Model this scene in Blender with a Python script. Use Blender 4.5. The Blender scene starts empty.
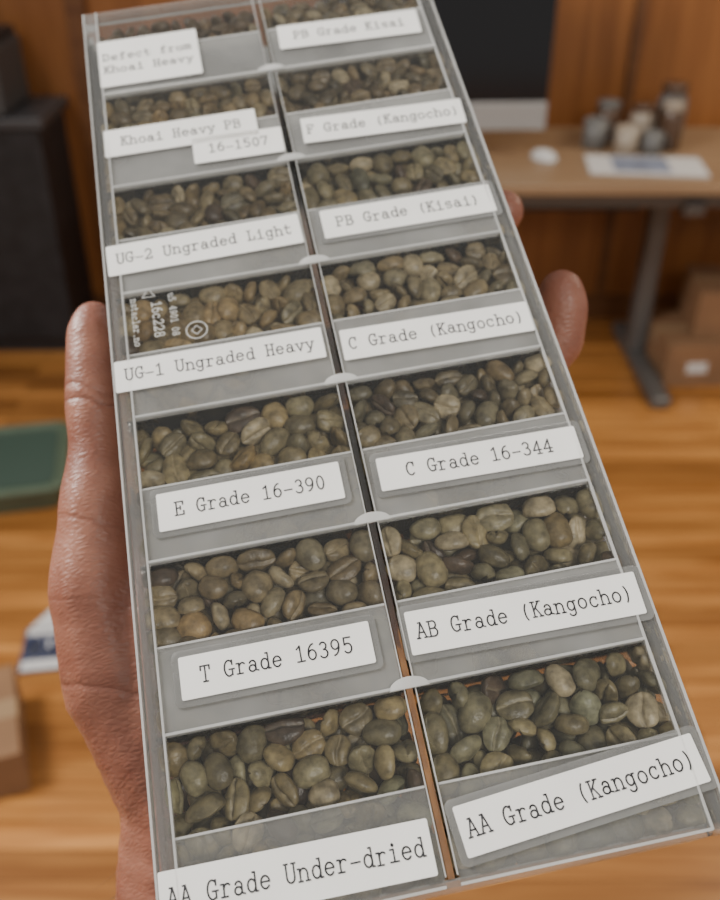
import bpy, bmesh, math, random
import numpy as np
from mathutils import Vector, Matrix, Euler
random.seed(5); rng=np.random.default_rng(7)
D=bpy.data; C=bpy.context
def link(o,parent=None):
    C.scene.collection.objects.link(o)
    if parent is not None: o.parent=parent
    return o
def empty(name,mat=None,loc=None):
    e=D.objects.new(name,None); link(e)
    if mat is not None: e.matrix_world=mat
    if loc is not None: e.location=loc
    e.empty_display_size=.02
    return e
# ---------------------------------------------------------------- materials
def newmat(name):
    m=D.materials.new(name); m.use_nodes=True; nt=m.node_tree; nt.nodes.clear()
    out=nt.nodes.new('ShaderNodeOutputMaterial'); return m,nt,out
def N(nt,t,**kw):
    n=nt.nodes.new(t)
    for k,v in kw.items():
        if k in n.inputs: n.inputs[k].default_value=v
        else: setattr(n,k,v)
    return n
def pbr(name,col,rough=.5,metal=0,noise=0,nscale=20,bump=0,bscale=60,spec=.5,sss=0,sr=(.01,.004,.002)):
    m,nt,out=newmat(name); b=N(nt,'ShaderNodeBsdfPrincipled')
    b.inputs['Base Color'].default_value=(*col,1); b.inputs['Roughness'].default_value=rough
    b.inputs['Metallic'].default_value=metal; b.inputs['Specular IOR Level'].default_value=spec
    tc=N(nt,'ShaderNodeTexCoord')
    if noise:
        n=N(nt,'ShaderNodeTexNoise',Scale=nscale,Detail=4.0); nt.links.new(tc.outputs['Object'],n.inputs['Vector'])
        r=N(nt,'ShaderNodeValToRGB'); r.color_ramp.elements[0].position=.3; r.color_ramp.elements[1].position=.7
        r.color_ramp.elements[0].color=(*[c*(1-noise) for c in col],1); r.color_ramp.elements[1].color=(*[min(1,c*(1+noise)) for c in col],1)
        nt.links.new(n.outputs['Fac'],r.inputs['Fac']); nt.links.new(r.outputs['Color'],b.inputs['Base Color'])
    if bump:
        n=N(nt,'ShaderNodeTexNoise',Scale=bscale,Detail=3.0); nt.links.new(tc.outputs['Object'],n.inputs['Vector'])
        bp=N(nt,'ShaderNodeBump',Strength=bump,Distance=.001); nt.links.new(n.outputs['Fac'],bp.inputs['Height']); nt.links.new(bp.outputs['Normal'],b.inputs['Normal'])
    if sss:
        b.inputs['Subsurface Weight'].default_value=sss; b.inputs['Subsurface Radius'].default_value=sr; b.inputs['Subsurface Scale'].default_value=1
    nt.links.new(b.outputs[0],out.inputs[0]); return m
def clear(name,tint=(.96,.97,.97),haze=.05,hazecol=(.8,.82,.82),rough=.06,ior=1.45,var=None,coat=1.0):
    m,nt,out=newmat(name)
    tr=N(nt,'ShaderNodeBsdfTransparent'); tr.inputs[0].default_value=(*tint,1)
    df=N(nt,'ShaderNodeBsdfDiffuse'); df.inputs[0].default_value=(*hazecol,1)
    tl=N(nt,'ShaderNodeBsdfTranslucent'); tl.inputs[0].default_value=(*hazecol,1)
    mx0=N(nt,'ShaderNodeMixShader'); mx0.inputs[0].default_value=.35; nt.links.new(df.outputs[0],mx0.inputs[1]); nt.links.new(tl.outputs[0],mx0.inputs[2])
    mx=N(nt,'ShaderNodeMixShader'); mx.inputs[0].default_value=haze; nt.links.new(tr.outputs[0],mx.inputs[1]); nt.links.new(mx0.outputs[0],mx.inputs[2])
    if haze>.2:
        v=var if var else .1
        tc=N(nt,'ShaderNodeTexCoord'); n=N(nt,'ShaderNodeTexNoise',Scale=30.0,Detail=3.0); nt.links.new(tc.outputs['Object'],n.inputs['Vector'])
        mr=N(nt,'ShaderNodeMapRange'); mr.inputs['From Min'].default_value=.3; mr.inputs['From Max'].default_value=.7
        mr.inputs['To Min'].default_value=haze-v; mr.inputs['To Max'].default_value=haze+v*.8
        nt.links.new(n.outputs['Fac'],mr.inputs['Value']); nt.links.new(mr.outputs[0],mx.inputs[0])
    gl=N(nt,'ShaderNodeBsdfGlossy'); gl.inputs['Roughness'].default_value=rough; gl.inputs[0].default_value=(1,1,1,1)
    fr=N(nt,'ShaderNodeFresnel',IOR=ior)
    m2=N(nt,'ShaderNodeMixShader'); nt.links.new(fr.outputs[0],m2.inputs[0]); nt.links.new(mx.outputs[0],m2.inputs[1]); nt.links.new(gl.outputs[0],m2.inputs[2])
    nt.links.new(m2.outputs[0],out.inputs[0]); return m
def wood(name,c1,c2,rough=.35,scale=(1,14,14),axisrot=(0,0,0),planks=None,bump=.15):
    m,nt,out=newmat(name); b=N(nt,'ShaderNodeBsdfPrincipled'); b.inputs['Roughness'].default_value=rough
    tc=N(nt,'ShaderNodeTexCoord'); mp=N(nt,'ShaderNodeMapping'); mp.inputs['Scale'].default_value=scale; mp.inputs['Rotation'].default_value=axisrot
    nt.links.new(tc.outputs['Object'],mp.inputs['Vector'])
    n=N(nt,'ShaderNodeTexNoise',Scale=2.2,Detail=6.0,Distortion=.6); nt.links.new(mp.outputs[0],n.inputs['Vector'])
    r=N(nt,'ShaderNodeValToRGB'); r.color_ramp.elements[0].position=.3; r.color_ramp.elements[1].position=.72
    r.color_ramp.elements[0].color=(*c1,1); r.color_ramp.elements[1].color=(*c2,1)
    nt.links.new(n.outputs['Fac'],r.inputs['Fac']); col=r.outputs['Color']
    if planks:
        br=N(nt,'ShaderNodeTexBrick'); br.inputs['Scale'].default_value=1; br.inputs['Brick Width'].default_value=planks[0]; br.inputs['Row Height'].default_value=planks[1]
        br.inputs['Mortar Size'].default_value=.0014; br.inputs['Mortar Smooth'].default_value=.2; br.offset=.37; br.inputs['Bias'].default_value=0
        br.inputs['Color1'].default_value=(.55,.50,.44,1); br.inputs['Color2'].default_value=(1.2,1.2,1.2,1); br.inputs['Mortar'].default_value=(.22,.15,.10,1)
        nt.links.new(tc.outputs['Object'],br.inputs['Vector'])
        mm=N(nt,'ShaderNodeMix'); mm.data_type='RGBA'; mm.blend_type='MULTIPLY'; mm.inputs[0].default_value=1
        nt.links.new(col,mm.inputs[6]); nt.links.new(br.outputs['Color'],mm.inputs[7]); col=mm.outputs[2]
    nt.links.new(col,b.inputs['Base Color'])
    bp=N(nt,'ShaderNodeBump',Strength=bump,Distance=.001); nt.links.new(n.outputs['Fac'],bp.inputs['Height']); nt.links.new(bp.outputs['Normal'],b.inputs['Normal'])
    nt.links.new(b.outputs[0],out.inputs[0]); return m

# ---------------------------------------------------------------- mesh helpers
def meshobj(name,verts,faces,mat,parent=None,smooth=False,mat4=None):
    me=D.meshes.new(name); me.from_pydata([tuple(v) for v in verts],[],faces); me.update()
    if mat: me.materials.append(mat)
    if smooth:
        for p in me.polygons: p.use_smooth=True
    o=D.objects.new(name,me); link(o,parent)
    if mat4 is not None: o.matrix_local=mat4
    return o
def boxes(name,bl,mat,parent=None,bevel=0,segs=2,mat4=None):
    """bl: list of (x0,y0,z0,x1,y1,z1)"""
    vs=[];fs=[]
    for x0,y0,z0,x1,y1,z1 in bl:
        k=len(vs)
        vs+=[(x0,y0,z0),(x1,y0,z0),(x1,y1,z0),(x0,y1,z0),(x0,y0,z1),(x1,y0,z1),(x1,y1,z1),(x0,y1,z1)]
        fs+=[[k+i for i in f] for f in ((0,3,2,1),(4,5,6,7),(0,1,5,4),(1,2,6,5),(2,3,7,6),(3,0,4,7))]
    o=meshobj(name,vs,fs,mat,parent,mat4=mat4)
    if bevel:
        b=o.modifiers.new('b','BEVEL'); b.width=bevel; b.segments=segs; b.limit_method='ANGLE'
    return o
def lathe(name,prof,mat,parent=None,loc=(0,0,0),n=40):
    vs=[];fs=[]
    for r,z in prof:
        for i in range(n):
            a=2*math.pi*i/n; vs.append((loc[0]+r*math.cos(a),loc[1]+r*math.sin(a),loc[2]+z))
    for j in range(len(prof)-1):
        for i in range(n):
            fs.append([j*n+i,j*n+(i+1)%n,(j+1)*n+(i+1)%n,(j+1)*n+i])
    return meshobj(name,vs,fs,mat,parent,smooth=True)
def rrect(x0,y0,x1,y1,r,k=5):
    pts=[]
    for cx,cy,a0 in ((x1-r,y1-r,0),(x0+r,y1-r,90),(x0+r,y0+r,180),(x1-r,y0+r,270)):
        for i in range(k+1):
            a=math.radians(a0+90*i/k); pts.append((cx+r*math.cos(a),cy+r*math.sin(a)))
    return pts
def slab(name,pts,z0,z1,mat,parent=None,mat4=None):
    n=len(pts); vs=[(x,y,z0) for x,y in pts]+[(x,y,z1) for x,y in pts]
    fs=[list(range(n))[::-1],[n+i for i in range(n)]]+[[i,(i+1)%n,n+(i+1)%n,n+i] for i in range(n)]
    return meshobj(name,vs,fs,mat,parent,mat4=mat4)

# ================================================================= CAMERA
H=1.54; PITCH=math.radians(33)
cam=D.cameras.new('camera'); co=D.objects.new('camera',cam); link(co); C.scene.camera=co
co.location=(0,0,H); co.rotation_euler=(math.pi/2-PITCH,0,0)
cam.sensor_fit='VERTICAL'; cam.sensor_height=24; cam.lens=24*950/900; cam.clip_start=.01
cam.dof.use_dof=True; cam.dof.focus_distance=.212; cam.dof.aperture_fstop=9.0

# ================================================================= TRAY POSE (world)
s=.058; P=.7109*s; W=s; Lh=3.5*P; DEP=.022
w=np.array([-0.5075,0.0295,0.1957]); th=np.linalg.norm(w)
R=Matrix.Rotation(th,3,Vector(w/th))
camM=Matrix.Translation((0,0,H))@Euler((math.pi/2-PITCH,0,0)).to_matrix().to_4x4()
TM=camM@(Matrix.Translation(Vector((-.1545,.6101,-4.4963))*s)@R.to_4x4())
tray=empty('coffee_sample_tray',TM)

m_clear=clear('clear_plastic',haze=.03,hazecol=(.75,.75,.73),rough=.02)
m_wall=clear('clear_plastic_edge',tint=(.97,.97,.96),haze=.06,hazecol=(.78,.78,.76),rough=.05)
m_rim=clear('plastic_rim',tint=(.95,.95,.94),haze=.14,hazecol=(.80,.80,.78),rough=.05)
m_edge=clear('plastic_edge_glint',tint=(.93,.93,.92),haze=.62,hazecol=(.97,.97,.95),rough=.1)  # near-white haze paints edge glints into the plastic's colour
m_frost=clear('frosted_plastic',tint=(.94,.94,.93),haze=.42,hazecol=(.57,.57,.55),rough=.22,var=.16)
m_frost2=clear('frosted_plastic_thin',tint=(.95,.95,.94),haze=.23,hazecol=(.58,.58,.56),rough=.2,var=.08)
m_hold=clear('label_sleeve',tint=(.85,.85,.85),haze=.34,hazecol=(.60,.60,.58),rough=.15)
m_paper=pbr('label_paper',(.92,.91,.88),.75,noise=.03,nscale=60)
m_ink=pbr('typewriter_ink',(.035,.035,.04),.8,noise=.5,nscale=900)
m_print=clear('moulded_print',tint=(1,1,1),haze=.85,hazecol=(.98,.98,.95),rough=.4)

# base tray: outer walls, floor, dividers
t=.0012
B=[(-W,-Lh,-DEP,-W+t,Lh,-.001),(W-t,-Lh,-DEP,W,Lh,-.001),(-W+t,-Lh,-DEP,W-t,-Lh+t,-.001),(-W+t,Lh-t,-DEP,W-t,Lh,-.001)]
boxes('outer_walls',B,m_wall,tray)
boxes('base_plate',[(-W,-Lh,-DEP-.001,W,Lh,-DEP)],m_rim,tray)
dv=[(-.0007,-Lh+t,-DEP,.0007,Lh-t,-.0012)]
for i in range(1,7):
    y=-Lh+i*P
    dv+=[(-W+t,y-.0004,-DEP,-.0008,y+.0004,-.0012),(.0008,y-.0004,-DEP,W-t,y+.0004,-.0012)]
boxes('dividers',dv,m_wall,tray)
# rim of lid
rw=.0033
boxes('lid_rim',[(-W-.001,-Lh-.001,-.0035,-W+rw,Lh+.001,.0005),(W-rw,-Lh-.001,-.0035,W+.001,Lh+.001,.0005),
   (-W+rw,-Lh-.001,-.0035,W-rw,-Lh+.0015,.0005),(-W+rw,Lh-.0015,-.0035,W-rw,Lh+.001,.0005)],m_rim,tray,bevel=.0007)
boxes('lid_lip',[(-W+rw-.0002,-Lh,-.0009,-W+rw+.0003,Lh,.0009),(W-rw-.0003,-Lh,-.0009,W-rw+.0002,Lh,.0009),(-W-.0012,-Lh-.001,-.001,-W-.0007,Lh,.0009),(W+.0007,-Lh-.001,-.001,W+.0012,Lh,.0009),
  (-.0014,-Lh+.002,-.0006,-.0011,Lh-.002,.0008),(.0011,-Lh+.002,-.0006,.0014,Lh-.002,.0008)],m_edge,tray)
# clear lids per cell + frosted strips
for r in range(7):
    for c in range(2):
        x0=(-W+rw if c==0 else .0015); x1=(-.0015 if c==0 else W-rw)
        y0=-Lh+r*P; sv=.485
        meshobj('cell_window',[(x0,y0+sv*P,0),(x1,y0+sv*P,0),(x1,y0+P-.0006,0),(x0,y0+P-.0006,0)],[[0,1,2,3]],m_clear,tray)
        ya=y0+.0006; yb=y0+sv*P
        pts=[(x0,ya),(x1,ya),(x1,yb),(x0,yb)]
        slab('frosted_strip',pts,-.0004,.0004,m_frost2 if r==0 else m_frost,tray)
        boxes('strip_edge',[(x0,yb-.0003,-.0012,x1,yb+.0002,.0006),(x0,ya-.0007,-.0012,x1,ya-.0001,.0008)],m_edge,tray)  # pale edge strips carry the painted glints along each window
for r in range(1,7):
    y=-Lh+r*P
    pts=[(.0045*math.cos(a),y-.0004+.0026*math.sin(a)) for a in [math.pi*i/14 for i in range(15)]]
    slab('snap_tab',pts,.0006,.0012,m_edge,tray)

# ---------------------------------------------------------------- typewriter stroke font
def Ln(*p): return [(p[i],p[i+1]) for i in range(0,len(p),2)]
def Ar(cx,cy,rx,ry,a0,a1,n=14): return [(cx+rx*math.cos(math.radians(a0+(a1-a0)*i/n)),cy+ry*math.sin(math.radians(a0+(a1-a0)*i/n))) for i in range(n+1)]
G={
'A':[Ln(.12,0,.5,1,.88,0),Ln(.26,.36,.74,.36),Ln(0,0,.28,0),Ln(.72,0,1,0),Ln(.3,1,.5,1)],
'B':[Ln(.2,0,.2,1),Ln(.05,1,.55,1),Ar(.55,.76,.27,.24,90,-90),Ln(.2,.52,.55,.52),Ar(.55,.26,.34,.26,90,-90),Ln(.05,0,.55,0)],
'C':[Ar(.5,.5,.42,.5,48,312),Ln(.82,.98,.82,.7)],
'D':[Ln(.2,0,.2,1),Ln(.05,1,.45,1),Ln(.05,0,.45,0),Ar(.45,.5,.42,.5,90,-90)],
'E':[Ln(.2,0,.2,1),Ln(.05,1,.88,1,.88,.76),Ln(.05,0,.92,0,.92,.26),Ln(.2,.52,.6,.52),Ln(.6,.4,.6,.64)],
'F':[Ln(.2,0,.2,1),Ln(.05,1,.9,1,.9,.76),Ln(.05,0,.45,0),Ln(.2,.52,.6,.52),Ln(.6,.4,.6,.64)],
'G':[Ar(.5,.5,.42,.5,48,300),Ln(.82,.98,.82,.72),Ln(.52,.42,.98,.42),Ln(.8,.42,.8,.06)],
'H':[Ln(.2,0,.2,1),Ln(.8,0,.8,1),Ln(.2,.5,.8,.5),Ln(.05,0,.35,0),Ln(.65,0,.95,0),Ln(.05,1,.35,1),Ln(.65,1,.95,1)],
'K':[Ln(.2,0,.2,1),Ln(.05,0,.38,0),Ln(.05,1,.38,1),Ln(.82,1,.2,.4),Ln(.42,.6,.86,0),Ln(.7,0,1,0),Ln(.66,1,.96,1)],
'L':[Ln(.3,0,.3,1),Ln(.1,1,.5,1),Ln(.1,0,.92,0,.92,.32)],
'N':[Ln(.2,0,.2,1,.8,0,.8,1),Ln(.05,0,.35,0),Ln(.65,1,.95,1)],
'P':[Ln(.2,0,.2,1),Ln(.05,1,.55,1),Ar(.55,.73,.32,.27,90,-90),Ln(.2,.46,.55,.46),Ln(.05,0,.45,0)],
'T':[Ln(.5,0,.5,1),Ln(.08,.76,.08,1,.92,1,.92,.76),Ln(.3,0,.7,0)],
'U':[Ln(.16,1,.16,.3),Ar(.5,.3,.34,.3,180,360),Ln(.84,.3,.84,1),Ln(.02,1,.32,1),Ln(.68,1,.98,1)],
'a':[Ar(.42,.2,.3,.2,0,360,18),Ln(.74,.46,.74,.06,.96,.01),Ar(.46,.46,.28,.22,0,155)],
'b':[Ln(.2,0,.2,1,.04,1),Ar(.52,.33,.34,.33,0,360,18)],
'c':[Ar(.5,.33,.38,.33,48,318),Ln(.78,.62,.78,.48)],
'd':[Ln(.62,1,.8,1,.8,0,.97,0),Ar(.46,.33,.34,.33,0,360,18)],
'e':[Ln(.14,.36,.86,.36),Ar(.5,.33,.37,.33,5,320,18)],
'f':[Ln(.42,0,.42,.78),Ar(.66,.78,.24,.22,180,60),Ln(.15,.64,.8,.64),Ln(.18,0,.72,0)],
'g':[Ar(.46,.36,.32,.3,0,360,18),Ln(.95,.66,.78,.66,.78,-.1),Ar(.48,-.1,.3,.2,0,-160)],
'h':[Ln(.18,0,.18,1,.02,1),Ar(.5,.38,.32,.28,180,0),Ln(.82,.38,.82,0),Ln(.02,0,.34,0),Ln(.66,0,.98,0)],
'i':[Ln(.25,.66,.52,.66,.52,0),Ln(.15,0,.88,0),Ar(.5,.9,.05,.05,0,360,8)],
'k':[Ln(.2,0,.2,1,.04,1),Ln(.78,.66,.2,.24),Ln(.4,.4,.82,0),Ln(.04,0,.36,0),Ln(.66,0,.98,0)],
'l':[Ln(.25,1,.52,1,.52,0),Ln(.15,0,.88,0)],
'm':[Ln(.0,.66,.12,.66,.12,0),Ar(.31,.42,.19,.24,180,0,10),Ln(.5,.42,.5,0),Ar(.69,.42,.19,.24,180,0,10),Ln(.88,.42,.88,0,1.0,0),Ln(0,0,.22,0),Ln(.42,0,.6,0)],
'n':[Ln(.02,.66,.18,.66,.18,0),Ar(.5,.38,.32,.28,180,0),Ln(.82,.38,.82,0),Ln(.02,0,.34,0),Ln(.66,0,.98,0)],
'o':[Ar(.5,.33,.37,.33,0,360,20)],
'r':[Ln(.1,.66,.32,.66,.32,0),Ar(.64,.36,.32,.3,180,50),Ln(.1,0,.62,0)],
's':[Ar(.5,.49,.3,.17,30,270),Ar(.5,.16,.34,.16,90,-150),Ln(.78,.66,.78,.5)],
't':[Ln(.36,.95,.36,.2),Ar(.6,.2,.24,.2,180,330),Ln(.1,.66,.8,.66)],
'u':[Ln(.02,.66,.18,.66,.18,.25),Ar(.48,.25,.3,.25,180,360),Ln(.64,.66,.78,.66,.78,0,.96,0)],
'v':[Ln(.15,.66,.5,0,.85,.66),Ln(.02,.66,.3,.66),Ln(.7,.66,.98,.66)],
'y':[Ln(.15,.66,.5,.04),Ln(.85,.66,.4,-.25,.12,-.25),Ln(.02,.66,.3,.66),Ln(.7,.66,.98,.66)],
'0':[Ar(.5,.5,.34,.5,0,360,20)],
'1':[Ln(.22,.82,.52,1,.52,0),Ln(.18,0,.86,0)],
'2':[Ar(.5,.7,.34,.3,165,-35),Ln(.78,.53,.12,0,.88,0,.88,.16)],
'3':[Ar(.48,.76,.3,.24,150,-80),Ar(.48,.27,.36,.27,85,-150)],
'4':[Ln(.68,0,.68,1,.1,.3,.92,.3),Ln(.45,0,.9,0)],
'5':[Ln(.82,1,.22,1,.2,.56),Ar(.48,.31,.36,.31,130,-145)],
'6':[Ar(.5,.31,.35,.31,0,360,18),Ar(.72,.38,.57,.62,180,95)],
'7':[Ln(.14,.8,.14,1,.86,1,.45,0)],
'8':[Ar(.5,.75,.28,.25,0,360,16),Ar(.5,.26,.35,.26,0,360,18)],
'9':[Ar(.5,.69,.35,.31,0,360,18),Ar(.28,.62,.57,.62,0,-85)],
'-':[Ln(.12,.36,.88,.36)],
'(':[Ar(1.0,.42,.5,.68,130,230)],
')':[Ar(0,.42,.5,.68,50,-50)],
'.':[Ar(.5,.03,.05,.05,0,360,8)],
}
def textmesh(name,txt,x,y,adv,cap,mat,parent,mat4=None,wt=.13,z=0,jit=.04):
    """left-baseline at x,y"""
    vs=[];fs=[]; hw=adv*wt/2; gw=adv*.88
    rnd=random.Random(sum(map(ord,txt)))
    for i,ch in enumerate(txt):
        if ch==' ' or ch not in G: continue
        ox=x+i*adv+(adv-gw)/2+rnd.uniform(-1,1)*jit*adv*.5; oy=y+rnd.uniform(-1,1)*jit*adv
        for st in G[ch]:
            q=[(ox+a*gw,oy+b*cap) for a,b in st]
            for (ax,ay),(bx,by) in zip(q[:-1],q[1:]):
                l=math.hypot(bx-ax,by-ay)
                if l<1e-9: continue
                dx,dy=(bx-ax)/l*hw,(by-ay)/l*hw
                k=len(vs)
                vs+=[(ax-dx-dy,ay-dy+dx,z),(ax-dx+dy,ay-dy-dx,z),(bx+dx+dy,by+dy-dx,z),(bx+dx-dy,by+dy+dx,z)]
                fs.append([k,k+1,k+2,k+3])
    return meshobj(name,vs,fs,mat,parent,mat4=mat4)

# labels: col,row,u0,u1,v0,v1,rot,lines,holder
ADV=.0466*s; 
LB=[
(0,0,-.01,.955,.07,.34,-.5,["AA Grade Under-dried"],0),
(0,1,.14,.895,.165,.405,0,["T Grade 16395"],1),
(0,2,.12,.91,.18,.43,0,["E Grade 16-390"],1),
(0,3,-.01,.96,.205,.445,0,["UG-1 Ungraded Heavy"],0),
(0,4,.0,.97,.18,.45,1.0,["UG-2 Ungraded Light"],0),
(0,5,.04,.86,.31,.59,0,["Khoai Heavy PB"],0),
(0,5,.50,.98,.10,.36,-1,["16-1507"],0),
(0,6,.05,.62,.08,.62,0,["Defect from","Khoai Heavy"],0),
(1,0,.06,.99,.165,.415,5.0,["AA Grade (Kangocho)"],1),
(1,1,.04,.985,.15,.40,-1,["AB Grade (Kangocho)"],1),
(1,2,.07,.955,.165,.39,-1,["C Grade 16-344"],1),
(1,3,.04,.94,.14,.38,-1,["C Grade (Kangocho)"],0),
(1,4,.08,.96,.19,.45,0,["PB Grade (Kisai)"],1),
(1,5,.09,.97,.12,.38,-2,["F Grade (Kangocho)"],0),
(1,6,.08,.90,.20,.48,-2,["PB Grade Kisai"],0),
]
for c,r,u0,u1,v0,v1,rot,lines,hold in LB:
    xa=(-W if c==0 else 0)+u0*W; xb=(-W if c==0 else 0)+u1*W
    ya=-Lh+(r+v0)*P; yb=-Lh+(r+v1)*P
    cx,cy=(xa+xb)/2,(ya+yb)/2; hx,hy=(xb-xa)/2,(yb-ya)/2
    M=Matrix.Translation((cx,cy,.0005))@Matrix.Rotation(math.radians(rot),4,'Z')
    if hold: slab('label_sleeve',rrect(-hx-.0016,-hy-.0016,hx+.0016,hy+.0016,.0016),0,.0002,m_hold,tray,M)
    slab('paper_label',rrect(-hx,-hy,hx,hy,.0004,2),.0002,.0004,m_paper,tray,M)
    n=max(len(l) for l in lines); adv=min(ADV,2*hx*.95/n); cap=.0036
    if len(lines)==2: cap=.0032
    for i,l in enumerate(lines):
        yy=-cap*.42 if len(lines)==1 else (cap*.45 if i==0 else -cap*1.45)
        xx=-adv*len(l)/2 if len(lines)==1 else -hx*.93
        textmesh('label_text',l,xx,yy,adv,cap,m_ink,tray,M,z=.00045)
# moulded marks on one window (left col, row 3)
yb=-Lh+3*P
Mm=Matrix.Translation((-W+.0125,yb+P*.92,.0006))@Matrix.Rotation(math.radians(-90),4,'Z')
textmesh('moulded_mark','16c228',.001,-.0013,.0021,.0026,m_print,tray,Mm,wt=.16)
textmesh('moulded_mark','u5 4901 08',-.001,.0035,.0015,.0018,m_print,tray,Mm,wt=.16)
textmesh('moulded_mark','nstaclar.no',-.001,-.0070,.0015,.0018,m_print,tray,Mm,wt=.16)
def ring(name,cx,cy,r,wd,k=28,a0=90):
    vs=[];fs=[]
    for i in range(k):
        a=math.radians(a0)+2*math.pi*i/k
        vs+=[(cx+(r-wd)*math.cos(a),cy+(r-wd)*math.sin(a),.0006),(cx+r*math.cos(a),cy+r*math.sin(a),.0006)]
    for i in range(k):
        j=(i+1)%k; fs.append([2*i,2*i+1,2*j+1,2*j])
    return meshobj(name,vs,fs,m_print,tray)
ring('moulded_mark',-W+.0105,yb+P*.965,.0022,.0004,3)
ring('moulded_mark',-W+.0225,yb+P*.60,.0030,.0003)
ring('moulded_mark',-W+.0225,yb+P*.60,.0016,.0003,4)

# ================================================================= BEANS
def beanmesh(nr,top,bot,seed):
    rg=np.random.default_rng(seed)
    ang=np.concatenate([np.linspace(0,180,top,endpoint=False),180+np.interp(np.linspace(0,1,bot,endpoint=False),[0,.25,.42,.5,.58,.75,1],[0,52,82,90,98,128,180])])
    ang=np.radians(ang); na=len(ang)
    u=np.linspace(-1,1,nr)*.5*math.pi*.985
    vs=[];gr=[]
    bend=rg.uniform(-.14,.14); asym=rg.uniform(-.13,.13); ph=rg.uniform(0,6); el=rg.uniform(.92,1.08)
    for a in u:
        X=math.sin(a); rad=max(math.cos(a),.0)**.82*(1+asym*X)
        for f in ang:
            y=math.cos(f)*rad; z=math.sin(f)*rad
            if z>=0: z*=.90
            else:
                fl=-.42*rad*(1-abs(math.cos(f))**3)
                z=fl
            g=0
            if math.sin(f)<0:
                yc=.09*math.sin(2.8*X+ph)*rad
                g=math.exp(-((y-yc)/.095)**2)*min(1,(rad/.5))
                z+=g*.34*rad
            vs.append((X*1.28*el,y/el+bend*(X*X),z-.05)); gr.append(g)
    vs=np.array(vs)
    vs+= .030*np.sin(vs[:,[1,2,0]]*5+ph)+.012*np.sin(vs[:,[2,0,1]]*11+2*ph)
    q=[]
    for i in range(nr-1):
        for j in range(na):
            q.append((i*na+j,(i+1)*na+j,(i+1)*na+(j+1)%na,i*na+(j+1)%na))
    return vs,np.array(q),np.array(gr)
hi=[beanmesh(15,9,17,k) for k in range(9)]
lo=[beanmesh(7,5,5,k) for k in range(2)]
def simcell(x0,x1,y0,y1,z0,z1,n,r,d):
    c=np.stack([rng.uniform(x0+r,x1-r,n),rng.uniform(y0+r,y1-r,n),rng.uniform(z0+r,z1+.008,n)],1)
    a=rng.normal(size=(n,3)); a[:,2]*=.65; a/=np.linalg.norm(a,axis=1)[:,None]
    p=np.concatenate([c-a*d/2,c+a*d/2]); m=2*n
    same=np.zeros((m,m),bool); idx=np.arange(n); same[idx,idx+n]=same[idx+n,idx]=True; same[np.arange(m),np.arange(m)]=True
    lo_=np.array([x0+r*.95,y0+r*.9,z0+r]); 
    for it in range(110):
        p[:,2]-=.0002 if it<50 else .00002
        top=max(z1-r*.95, z1+.008-.0002*it)
        for _ in range(2):
            df=p[:,None]-p[None]; ds=np.sqrt((df**2).sum(-1))+1e-9
            ov=np.where(same,0,np.maximum(0,2*r-ds))
            p+=(df*(ov/ds)[...,None]).sum(1)*.32
            v=p[n:]-p[:n]; l=np.linalg.norm(v,axis=1)[:,None]+1e-9; k=v/l*(l-d)*.5
            p[:n]+=k; p[n:]-=k
            p=np.maximum(p,lo_); p=np.minimum(p,np.array([x1-r*.95,y1-r*.9,top]))
    return (p[:n]+p[n:])/2,p[n:]-p[:n]
AV=[];AF=[];AC=[];off=0
size={(0,0):.95,(0,1):.96,(1,0):.90,(1,1):.95,(2,0):.98,(2,1):.82,(3,0):.86,(3,1):.84,(4,0):.80,(4,1):.88,(5,0):.78,(5,1):.80,(6,0):.78,(6,1):.80}
tone={(0,0):(1.0,1.0,.88),(0,1):(.94,.97,.88),(1,0):(.96,.90,.82),(1,1):(.98,1.0,.92),(2,0):(1.04,1.0,.86),(2,1):(.95,.92,.86),(3,0):(1.14,1.04,.9),(3,1):(1.02,.99,.94),(4,0):(.86,.80,.72),(4,1):(1.0,.99,.9),(5,0):(1.04,.97,.88),(6,0):(.64,.52,.45),(6,1):(.8,.75,.7),(5,1):(.84,.78,.74)}
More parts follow.
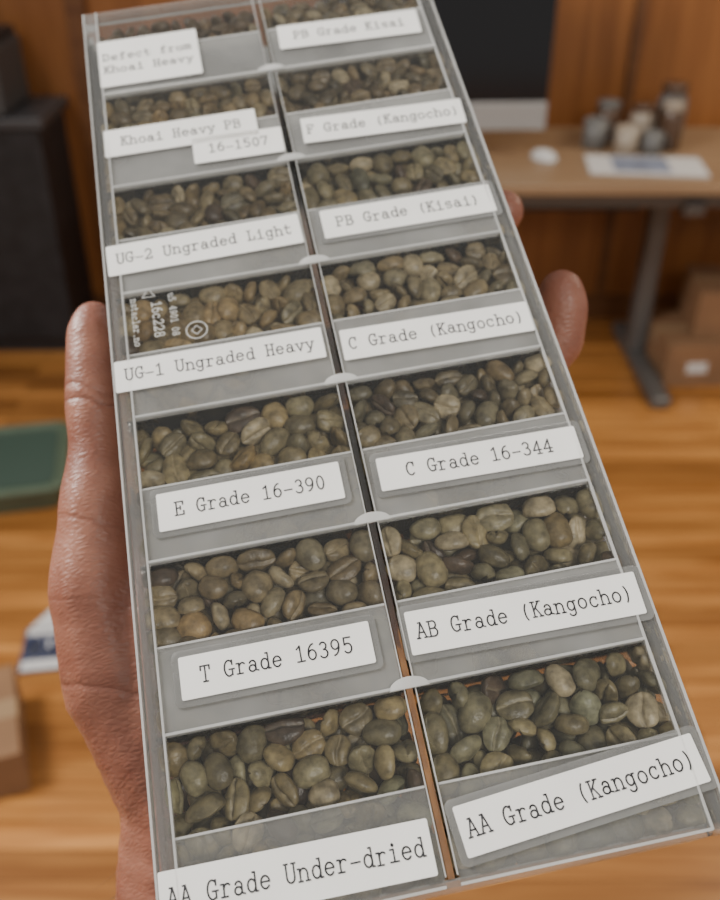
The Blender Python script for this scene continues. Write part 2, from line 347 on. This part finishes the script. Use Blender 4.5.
for r_ in range(7):
    for c_ in range(2):
        k=size[(r_,c_)]; rr=.0030*k; dd=.0031*k
        x0=(-W+t if c_==0 else .0008); x1=(-.0008 if c_==0 else W-t); y0=-Lh+r_*P+(.0004 if r_ else t); y1=-Lh+(r_+1)*P-(.0004 if r_<6 else t)
        zt=-.0008 if r_<6 else -.004
        zb=-.0185   # lower layers are hidden beneath the pile
        vol=(x1-x0)*(y1-y0)*(zt-zb); bv=(4/3*math.pi*rr**3+math.pi*rr*rr*dd)
        n=int(vol*.82/bv)
        cc,ax=simcell(x0,x1,y0,y1,zb,zt,n,rr,dd)
        ax/=np.linalg.norm(ax,axis=1)[:,None]
        cc[:,2]=np.where(cc[:,2]<-.012,cc[:,2]-(.0032)*np.clip((-.012-cc[:,2])/.0035,0,1),cc[:,2])
        tn=np.array(tone.get((r_,c_),(.97,.96,.92)))
        for i in range(n):
            if cc[i,2]<-.0125: bm=lo[rng.integers(2)]
            else: bm=hi[rng.integers(9)]
            V,Q,g=bm
            up=np.array([0,0,1.])*(1 if rng.random()<.58 else -1)*1.0+rng.normal(size=3)*.6
            a=ax[i]; up-=a*(up@a); up/=np.linalg.norm(up)+1e-9; sd=np.cross(up,a)
            sc=k*.00335*rng.uniform(.86,1.10)*np.array([1.05*rng.uniform(.92,1.08),1.06*rng.uniform(.9,1.06),1.0*rng.uniform(.85,1.1)])
            X=V*sc
            X=X[:,:1]*a+X[:,1:2]*sd+X[:,2:]*up+cc[i]
            X[:,2]=np.minimum(X[:,2],-.0006)
            X[:,1]=np.clip(X[:,1],y0,y1); X[:,0]=np.clip(X[:,0],x0,x1)
            AV.append(X.astype(np.float32)); AF.append(Q+off); off+=len(X)
            base=np.array([.240,.200,.118])*tn*rng.uniform(.55,1.3)
            hue=rng.normal()*.05; base=base*np.array([1+hue,1,1-hue*1.2])
            if rng.random()<.05: base=np.array([.10,.068,.042])*rng.uniform(.7,1.2)
            if rng.random()<.07: base=np.array([.40,.33,.20])*rng.uniform(.85,1.1)
            col=base[None]*(1-g[:,None]*.2)+g[:,None]*np.array([.5,.42,.28])[None]*.24
            AC.append(np.concatenate([col,np.ones((len(col),1))],1).astype(np.float32))
V=np.concatenate(AV);F=np.concatenate(AF).astype(np.int32);Cc=np.concatenate(AC)
me=D.meshes.new('green_coffee_beans'); me.vertices.add(len(V)); me.vertices.foreach_set('co',V.ravel())
me.loops.add(F.size); me.loops.foreach_set('vertex_index',F.ravel()); me.polygons.add(len(F))
me.polygons.foreach_set('loop_start',np.arange(0,F.size,4,dtype=np.int32)); 
me.polygons.foreach_set('use_smooth',np.ones(len(F),bool)); me.update(calc_edges=True)
ca=me.color_attributes.new('bean','FLOAT_COLOR','POINT'); ca.data.foreach_set('color',Cc.ravel())
mb,nt,out=newmat('green_coffee_bean'); b=N(nt,'ShaderNodeBsdfPrincipled'); at=N(nt,'ShaderNodeAttribute'); at.attribute_name='bean'
tc=N(nt,'ShaderNodeTexCoord'); n1=N(nt,'ShaderNodeTexNoise',Scale=420.0,Detail=5.0); nt.links.new(tc.outputs['Object'],n1.inputs['Vector'])
mr=N(nt,'ShaderNodeMapRange'); mr.inputs['From Min'].default_value=.3; mr.inputs['From Max'].default_value=.72; mr.inputs['To Min'].default_value=.55; mr.inputs['To Max'].default_value=1.6
nt.links.new(n1.outputs['Fac'],mr.inputs['Value'])
vm=N(nt,'ShaderNodeVectorMath'); vm.operation='SCALE'; nt.links.new(at.outputs['Color'],vm.inputs[0]); nt.links.new(mr.outputs[0],vm.inputs['Scale'])
nt.links.new(vm.outputs[0],b.inputs['Base Color']); b.inputs['Roughness'].default_value=.36
n2=N(nt,'ShaderNodeTexNoise',Scale=900.0,Detail=3.0); nt.links.new(tc.outputs['Object'],n2.inputs['Vector'])
bp=N(nt,'ShaderNodeBump',Strength=.55,Distance=.0004); nt.links.new(n2.outputs['Fac'],bp.inputs['Height']); nt.links.new(bp.outputs['Normal'],b.inputs['Normal'])
nt.links.new(b.outputs[0],out.inputs[0]); me.materials.append(mb)
beans=D.objects.new('green_coffee_beans',me); link(beans); beans.matrix_world=TM

# ================================================================= HAND
ms,nt,out=newmat('skin'); b=N(nt,'ShaderNodeBsdfPrincipled'); b.inputs['Roughness'].default_value=.45
b.inputs['Subsurface Weight'].default_value=.2; b.inputs['Subsurface Radius'].default_value=(.005,.0018,.001); b.inputs['Subsurface Scale'].default_value=1
tc=N(nt,'ShaderNodeTexCoord'); n=N(nt,'ShaderNodeTexNoise',Scale=60.0,Detail=5.0); nt.links.new(tc.outputs['Object'],n.inputs['Vector'])
rp=N(nt,'ShaderNodeValToRGB'); rp.color_ramp.elements[0].position=.3; rp.color_ramp.elements[1].position=.7
rp.color_ramp.elements[0].color=(.20,.068,.042,1); rp.color_ramp.elements[1].color=(.33,.140,.090,1)
nt.links.new(n.outputs['Fac'],rp.inputs['Fac'])
# crease lines across thumb joints and palm
sx=N(nt,'ShaderNodeSeparateXYZ'); nt.links.new(tc.outputs['Object'],sx.inputs[0])
nd=N(nt,'ShaderNodeTexNoise',Scale=70.0,Detail=3.0); nt.links.new(tc.outputs['Object'],nd.inputs['Vector'])
m1=N(nt,'ShaderNodeMath'); m1.operation='MULTIPLY_ADD'; m1.inputs[1].default_value=.009; nt.links.new(nd.outputs['Fac'],m1.inputs[0]); nt.links.new(sx.outputs['Y'],m1.inputs[2])
m2=N(nt,'ShaderNodeMath'); m2.operation='MULTIPLY_ADD'; m2.inputs[1].default_value=.35; nt.links.new(sx.outputs['X'],m2.inputs[0]); nt.links.new(m1.outputs[0],m2.inputs[2])
mr=N(nt,'ShaderNodeMapRange'); mr.inputs['From Min'].default_value=-.14; mr.inputs['From Max'].default_value=.04; nt.links.new(m2.outputs[0],mr.inputs['Value'])
cr=N(nt,'ShaderNodeValToRGB'); cr.color_ramp.interpolation='EASE'
els=cr.color_ramp.elements; els[0].position=0; els[0].color=(1,1,1,1); els[1].position=1; els[1].color=(1,1,1,1)
for yv,dep in ((-.0225,.2),(-.0192,.5),(-.0560,.6),(-.0780,.7),(-.100,.4)):
    p0=(yv+.14)/.18
    for dp,cv in ((-.007,1),(0,dep),(.007,1)):
        e=els.new(p0+dp); e.color=(cv,cv,cv,1)
nt.links.new(mr.outputs[0],cr.inputs['Fac'])
mk=N(nt,'ShaderNodeMix'); mk.data_type='RGBA'; mk.inputs[6].default_value=(.14,.045,.03,1)
mk2=N(nt,'ShaderNodeMapRange'); mk2.inputs['To Min'].default_value=.55; nt.links.new(cr.outputs['Color'],mk2.inputs['Value']); nt.links.new(mk2.outputs[0],mk.inputs[0])
nt.links.new(rp.outputs[0],mk.inputs[7]); nt.links.new(mk.outputs[2],b.inputs['Base Color'])
mp=N(nt,'ShaderNodeMapping'); mp.inputs['Scale'].default_value=(350,800,350); nt.links.new(tc.outputs['Object'],mp.inputs['Vector'])
n3=N(nt,'ShaderNodeTexVoronoi',Scale=1.0); n3.feature='DISTANCE_TO_EDGE'; nt.links.new(mp.outputs[0],n3.inputs['Vector'])
n4=N(nt,'ShaderNodeTexNoise',Scale=90.0,Detail=6.0); nt.links.new(tc.outputs['Object'],n4.inputs['Vector'])
ml=N(nt,'ShaderNodeMath'); ml.operation='MULTIPLY'; ml.inputs[1].default_value=.55; nt.links.new(n3.outputs['Distance'],ml.inputs[0])
ad=N(nt,'ShaderNodeMath'); ad.operation='ADD'; nt.links.new(ml.outputs[0],ad.inputs[0]); nt.links.new(n4.outputs['Fac'],ad.inputs[1])
ad2=N(nt,'ShaderNodeMath'); ad2.operation='ADD'; nt.links.new(ad.outputs[0],ad2.inputs[0]); nt.links.new(cr.outputs['Color'],ad2.inputs[1])
bp=N(nt,'ShaderNodeBump',Strength=.6,Distance=.0008); nt.links.new(ad2.outputs[0],bp.inputs['Height']); nt.links.new(bp.outputs['Normal'],b.inputs['Normal'])
nt.links.new(b.outputs[0],out.inputs[0])
def sph(bm,c,r,sc=None):
    M=Matrix.Translation(c)@Matrix.Diagonal((r,r,r,1)); bmesh.ops.create_icosphere(bm,subdivisions=2,radius=1,matrix=M)
def chain(bm,pts):
    for (p,r),(q,r2) in zip(pts[:-1],pts[1:]):
        p=Vector(p);q=Vector(q); L=(q-p).length; k=max(3,int(L/(min(r,r2)*.3)))
        for i in range(k+1):
            f=i/k; g=f*f*(3-2*f); sph(bm,p.lerp(q,f),r+(r2-r)*g)
bm=bmesh.new()
wr=(-.058,-.103,-.070)
chains=dict(
 thumb=[(wr,.022),((-.0735,-.072,-.052),.0175),((-.0755,-.050,-.040),.0150),((-.0725,-.030,-.031),.0118),((-.0695,-.012,-.024),.0090),((-.0685,.000,-.020),.0094),((-.0675,.010,-.0165),.0087),((-.0668,.0190,-.0140),.0081),((-.0660,.0240,-.0130),.0063)],
 thenar=[((-.060,-.085,-.058),.020),((-.056,-.058,-.0445),.018),((-.050,-.035,-.042),.015),((-.025,-.006,-.040),.0125)],
 index=[(wr,.019),((-.020,-.002,-.0395),.0125),((.020,.026,-.0360),.0092),((.043,.038,-.0345),.0085),((.0595,.0470,-.0325),.0078),((.0670,.0520,-.0265),.0073)],
 middle=[(wr,.020),((-.005,-.020,-.0400),.0130),((.036,-.014,-.0360),.0096),((.058,-.008,-.0345),.0090),((.0690,-.0015,-.0270),.0088),((.0715,.0050,-.0200),.0085),((.0720,.0085,-.0165),.0070)],
 ring=[(wr,.020),((.004,-.038,-.0410),.0125),((.030,-.032,-.0365),.0092),((.046,-.026,-.0345),.0084),((.053,-.022,-.0335),.0070)],
 pinky=[(wr,.019),((.006,-.056,-.0440),.0120),((.026,-.054,-.0370),.0082),((.038,-.050,-.0335),.0074),((.044,-.047,-.0325),.0062)],
 palmfill=[(wr,.020),((-.025,-.060,-.0440),.0175),((-.012,-.045,-.0420),.0155),((-.02,-.02,-.040),.0135)],
 forearm=[(wr,.0235),((-.064,-.130,-.085),.0250),((-.070,-.175,-.110),.0290),((-.078,-.235,-.150),.034),((-.09,-.33,-.215),.041)],
)
for k,v in chains.items(): chain(bm,v)
me=D.meshes.new('hand'); bm.to_mesh(me); bm.free(); me.materials.append(ms)
hand=D.objects.new('left_hand',me); link(hand); hand.matrix_world=TM
rm=hand.modifiers.new('r','REMESH'); rm.mode='VOXEL'; rm.voxel_size=.0014; rm.use_smooth_shade=True
sm=hand.modifiers.new('s','SMOOTH'); sm.factor=.5; sm.iterations=7
# forearm hairs
hv=[];hf=[]; rh=random.Random(3)
for i in range(320):
    f=rh.random(); yy=-.120-.12*f; xx=-.0630-.014*f; zz=-.080-.068*f; rr=.0248+.0095*f
    a=rh.uniform(math.radians(80),math.radians(215))
    base=Vector((xx+rr*math.cos(a)*.995,yy+rr*.45*math.sin(a),zz+rr*.9*math.sin(a)))
    nrm=Vector((math.cos(a),.4*math.sin(a),.9*math.sin(a))).normalized()
    d=(nrm*.35+Vector((-.35,-.5,.1+rh.uniform(-.3,.3)))).normalized()*rh.uniform(.005,.010)
    sd=d.cross(nrm).normalized()*.0001
    k=len(hv); hv+=[base-sd-nrm*.001,base+sd-nrm*.001,base+d]; hf.append([k,k+1,k+2])
hair=meshobj('arm_hair',hv,hf,pbr('hair',(.05,.03,.02),.6),hand)

# ================================================================= ROOM
m_floor=wood('floor_wood',(.30,.115,.027),(.58,.27,.078),.28,(1.2,16,16),planks=(1.1,.058),bump=.05)
m_wallw=wood('wall_plywood',(.19,.066,.016),(.32,.125,.034),.45,(9,9,.8))
m_dark=pbr('dark_laminate',(.020,.020,.023),.5,noise=.3)
m_desk=wood('desk_maple',(.24,.150,.085),(.34,.225,.13),.4,(1.2,14,14))
m_steel=pbr('grey_steel',(.13,.125,.12),.4,.3)
m_alu=pbr('aluminium',(.42,.42,.42),.35,.5)
m_screen=pbr('black_screen',(.008,.008,.01),.12)
m_card=pbr('cardboard',(.24,.130,.065),.85,noise=.12,nscale=12)
m_tape=pbr('tape',(.32,.21,.12),.3)
m_white=pbr('white_paper',(.62,.61,.60),.7)
m_navy=pbr('navy_print',(.04,.05,.10),.6)
m_green=pbr('green_plastic',(.10,.135,.09),.45,noise=.1)
m_green2=pbr('green_plastic_inside',(.055,.09,.07),.5)
m_ceramic=pbr('ceramic',(.34,.28,.22),.3); m_brown=pbr('brown_glass',(.09,.05,.03),.2); m_greyp=pbr('grey_plastic',(.13,.125,.12),.4)
m_base=wood('baseboard_wood',(.11,.04,.012),(.16,.065,.022),.5,(.8,14,14))
boxes('floor',[(-4,-1.5,-.05,4.5,3.3,0)],m_floor)
boxes('wall_back',[(-4,3.3,0,4.5,3.4,2.7)],m_wallw)
boxes('wall_left',[(-4.1,-1.5,0,-4,3.4,2.7)],m_wallw)
boxes('baseboard_back',[(-4,3.285,0,4.5,3.3,.09)],m_base)
boxes('trim_1',[(.88,3.29,.09,.91,3.3,2.7)],m_base)
boxes('trim_2',[(-.93,3.27,.09,-.87,3.3,2.7)],m_base)

desk=empty('office_desk',loc=(0,0,0))
boxes('desk_top',[(-.55,2.58,.70,1.75,3.2,.73)],m_desk,desk,bevel=.004)
boxes('frame_rail',[(-.45,2.66,.64,1.65,2.70,.70),(-.45,3.05,.64,1.65,3.09,.70)],m_steel,desk,bevel=.004)
for x in (-.42,.955):
    boxes('leg_column',[(x-.03,2.93,.04,x+.03,3.0,.66)],m_steel,desk,bevel=.012,segs=3)
    boxes('leg_foot',[(x-.032,2.60,0.0,x+.032,3.18,.045)],m_steel,desk,bevel=.015,segs=3)
    boxes('leg_bracket',[(x-.03,2.64,.62,x+.03,3.11,.66)],m_steel,desk,bevel=.006)
boxes('cable_tray',[(-.35,2.98,.52,.90,3.08,.60)],m_dark,desk,bevel=.004)

mon=empty('desktop_computer',loc=(.22,2.86,.73)); 
boxes('screen_bezel',[(-.325,-.012,.155,.325,.008,.60)],m_screen,mon,bevel=.004)
boxes('chin',[(-.325,-.014,.075,.325,.010,.1555)],m_alu,mon,bevel=.004)
boxes('back_shell',[(-.28,.008,.10,.28,.035,.55)],m_alu,mon,bevel=.012)
boxes('stand_neck',[(-.09,.03,.02,.09,.042,.30)],m_alu,mon,bevel=.004)
boxes('stand_foot',[(-.09,-.10,0,.09,.09,.008)],m_alu,mon,bevel=.003)
mon.rotation_euler=(0,0,math.radians(3))

def mug(name,loc,r,h,mat,handle=True):
    e=empty(name,loc=loc)
    lathe('mug_body',[(0,0),(r*.85,0),(r,h*.06),(r,h),(r*.93,h),(r*.9,h*.1),(0,h*.08)],mat,e)
    if handle:
        vs=[];fs=[];n=14;k=8
        for i in range(n+1):
            a=-math.pi/2+math.pi*i/n
            cx=r*.95+h*.30*math.cos(a); cz=h*.5+h*.32*math.sin(a)
            for j in range(k):
                b_=2*math.pi*j/k; q=h*.05*math.cos(b_)
                vs.append((cx+q*math.cos(a),h*.06*math.sin(b_),cz+q*math.sin(a)))
        for i in range(n):
            for j in range(k): fs.append([i*k+j,i*k+(j+1)%k,(i+1)*k+(j+1)%k,(i+1)*k+j])
        meshobj('mug_handle',vs,fs,mat,e,smooth=True)
    return e
def jar(name,loc,r,h,mat,lidmat):
    e=empty(name,loc=loc)
    lathe('jar_body',[(0,0),(r*.9,0),(r,h*.05),(r,h*.7),(r*.8,h*.82),(r*.75,h*.84),(0,h*.84)],mat,e)
    lathe('jar_lid',[(0,h*.84),(r*.85,h*.84),(r*.87,h*.86),(r*.87,h*.98),(r*.82,h),(0,h)],lidmat,e)
    return e
mug('coffee_mug',(.715,2.95,.73),.036,.085,m_greyp)
mug('coffee_mug',(.80,2.90,.73),.034,.075,m_ceramic)
jar('storage_jar',(.77,3.04,.73),.040,.12,m_brown,m_greyp)
jar('storage_jar',(.865,2.99,.73),.038,.12,m_ceramic,m_brown)
jar('storage_jar',(.935,2.93,.73),.034,.14,m_brown,m_ceramic)
jar('storage_jar',(.965,3.04,.73),.045,.17,m_greyp,m_brown)
mug('coffee_mug',(.875,2.885,.73),.030,.065,m_greyp)
ps=empty('paper_stack',loc=(.83,2.75,.73)); ps.rotation_euler=(0,0,math.radians(-6))
boxes('sheets',[(-.17,-.085,0,.16,.09,.006)],m_white,ps)
boxes('printed_cover',[(-.10,-.07,.006,.06,.07,.008)],pbr('blue_print',(.20,.23,.31),.6,noise=.4,nscale=40),ps)
ms_=lathe('computer_mouse',[(0,.034),(.012,.033),(.022,.027),(.029,.015),(.031,.004),(.030,0),(0,0)],m_white,None)
ms_.location=(.545,2.83,.73); ms_.scale=(1,1.5,.8); ms_.rotation_euler=(0,0,.6)

def cardbox(name,loc,sx,sy,sz,rot=0,lab=True):
    e=empty(name,loc=loc); e.rotation_euler=(0,0,rot)
    boxes('carton',[(-sx/2,-sy/2,0,sx/2,sy/2,sz)],m_card,e,bevel=.002)
    boxes('tape_strip',[(-sx/2-.0008,-.025,sz*.7,sx/2+.0008,.025,sz+.0008)],m_tape,e)
    if lab: boxes('shipping_label',[(-sx*.33,-sy/2-.001,sz*.35,-sx*.17,-sy/2,sz*.6)],m_white,e)
    return e
cardbox('cardboard_box',(1.20,2.90,0),.42,.28,.15,math.radians(3))
cardbox('cardboard_box',(1.28,2.92,.151),.36,.24,.16,math.radians(-5),False)
cardbox('cardboard_box',(-.765,1.25,0),.20,.24,.11,math.radians(20),False)

# green storage bin on floor
gb=empty('green_storage_bin',loc=(-1.0,2.20,0)); gb.rotation_euler=(0,0,math.radians(12))
def frus(name,pr,mat,parent):
    vs=[];fs=[];n=None
    for hx,hy,z,r in pr:
        p=rrect(-hx,-hy,hx,hy,r,6); n=len(p); vs+=[(x,y,z) for x,y in p]
    for j in range(len(pr)-1):
        for i in range(n): fs.append([j*n+i,j*n+(i+1)%n,(j+1)*n+(i+1)%n,(j+1)*n+i])
    fs.append([n-1-i for i in range(n)]); k=(len(pr)-1)*n; fs.append([k+i for i in range(n)])
    return meshobj(name,vs,fs,mat,parent,smooth=False)
frus('bin_shell',[(.155,.15,0,.03),(.175,.17,.07,.04),(.185,.18,.072,.045),(.185,.18,.080,.045),(.172,.165,.084,.04),(.168,.16,.074,.038)],m_green,gb)
frus('bin_lid_panel',[(.150,.142,.0745,.03),(.150,.142,.078,.03)],m_green2,gb)

# papers on floor
fl=empty('printed_flyers',loc=(-.69,1.60,0)); 
M1=Matrix.Rotation(math.radians(-25),4,'Z')
boxes('flyer_white',[(-.07,-.02,0,.07,.13,.002)],m_white,fl,mat4=M1)
M2=Matrix.Rotation(math.radians(8),4,'Z')
boxes('flyer_navy',[(-.075,-.12,.002,.10,.02,.004)],m_navy,fl,mat4=M2)
boxes('flyer_strip',[(-.07,-.115,.0045,.08,-.085,.005),(-.07,-.005,.0045,.04,.015,.005)],m_white,fl,mat4=M2)
textmesh('flyer_text','6UA',-.065,-.065,.04,.045,m_white,fl,M2,z=.0048,wt=.16)

# dark cabinet with printer
cb=empty('storage_cabinet',loc=(-1.65,3.12,0))
boxes('cabinet_body',[(-.68,-.13,.06,.66,.16,.78)],m_dark,cb,bevel=.005)
boxes('cabinet_top',[(-.70,-.15,.78,.68,.165,.81)],pbr('grey_top',(.06,.06,.065),.4),cb,bevel=.004)
boxes('cabinet_plinth',[(-.64,-.10,0,.62,.15,.06)],m_dark,cb)
boxes('door_gap',[(-.01,-.132,.08,.01,-.129,.77)],m_screen,cb)
pr=empty('office_printer',loc=(-1.30,3.10,.811))
boxes('printer_body',[(-.22,-.12,0,.22,.15,.20)],pbr('printer_grey',(.06,.06,.062),.5),pr,bevel=.015,segs=3)
boxes('paper_tray',[(-.16,-.16,.03,.16,-.11,.05)],m_greyp,pr,bevel=.004)
boxes('scanner_lid',[(-.21,-.11,.20,.21,.14,.225)],m_dark,pr,bevel=.008)

# ================================================================= LIGHT
wd=D.worlds.new('World'); C.scene.world=wd; wd.use_nodes=True; nt=wd.node_tree
bg=nt.nodes['Background']; bg.inputs[0].default_value=(.94,.92,.88,1); bg.inputs[1].default_value=.45
def area(name,loc,tgt,sx,sy,pw,col):
    l=D.lights.new(name,'AREA'); l.shape='RECTANGLE'; l.size=sx; l.size_y=sy; l.energy=pw; l.color=col
    o=D.objects.new(name,l); link(o); o.location=loc; d=Vector(tgt)-Vector(loc); o.rotation_euler=d.to_track_quat('-Z','Y').to_euler(); return o
area('window_light',(-1.6,.9,2.5),(0,.2,1.4),.8,.8,96,(1,.97,.93))
area('ceiling_light',(2.2,2.0,2.65),(1.6,2.0,0),1.2,.5,34,(1,.88,.70))
area('ceiling_light',(.9,-1.4,2.6),(.2,.3,1.2),1.2,.5,28,(1,.94,.86))
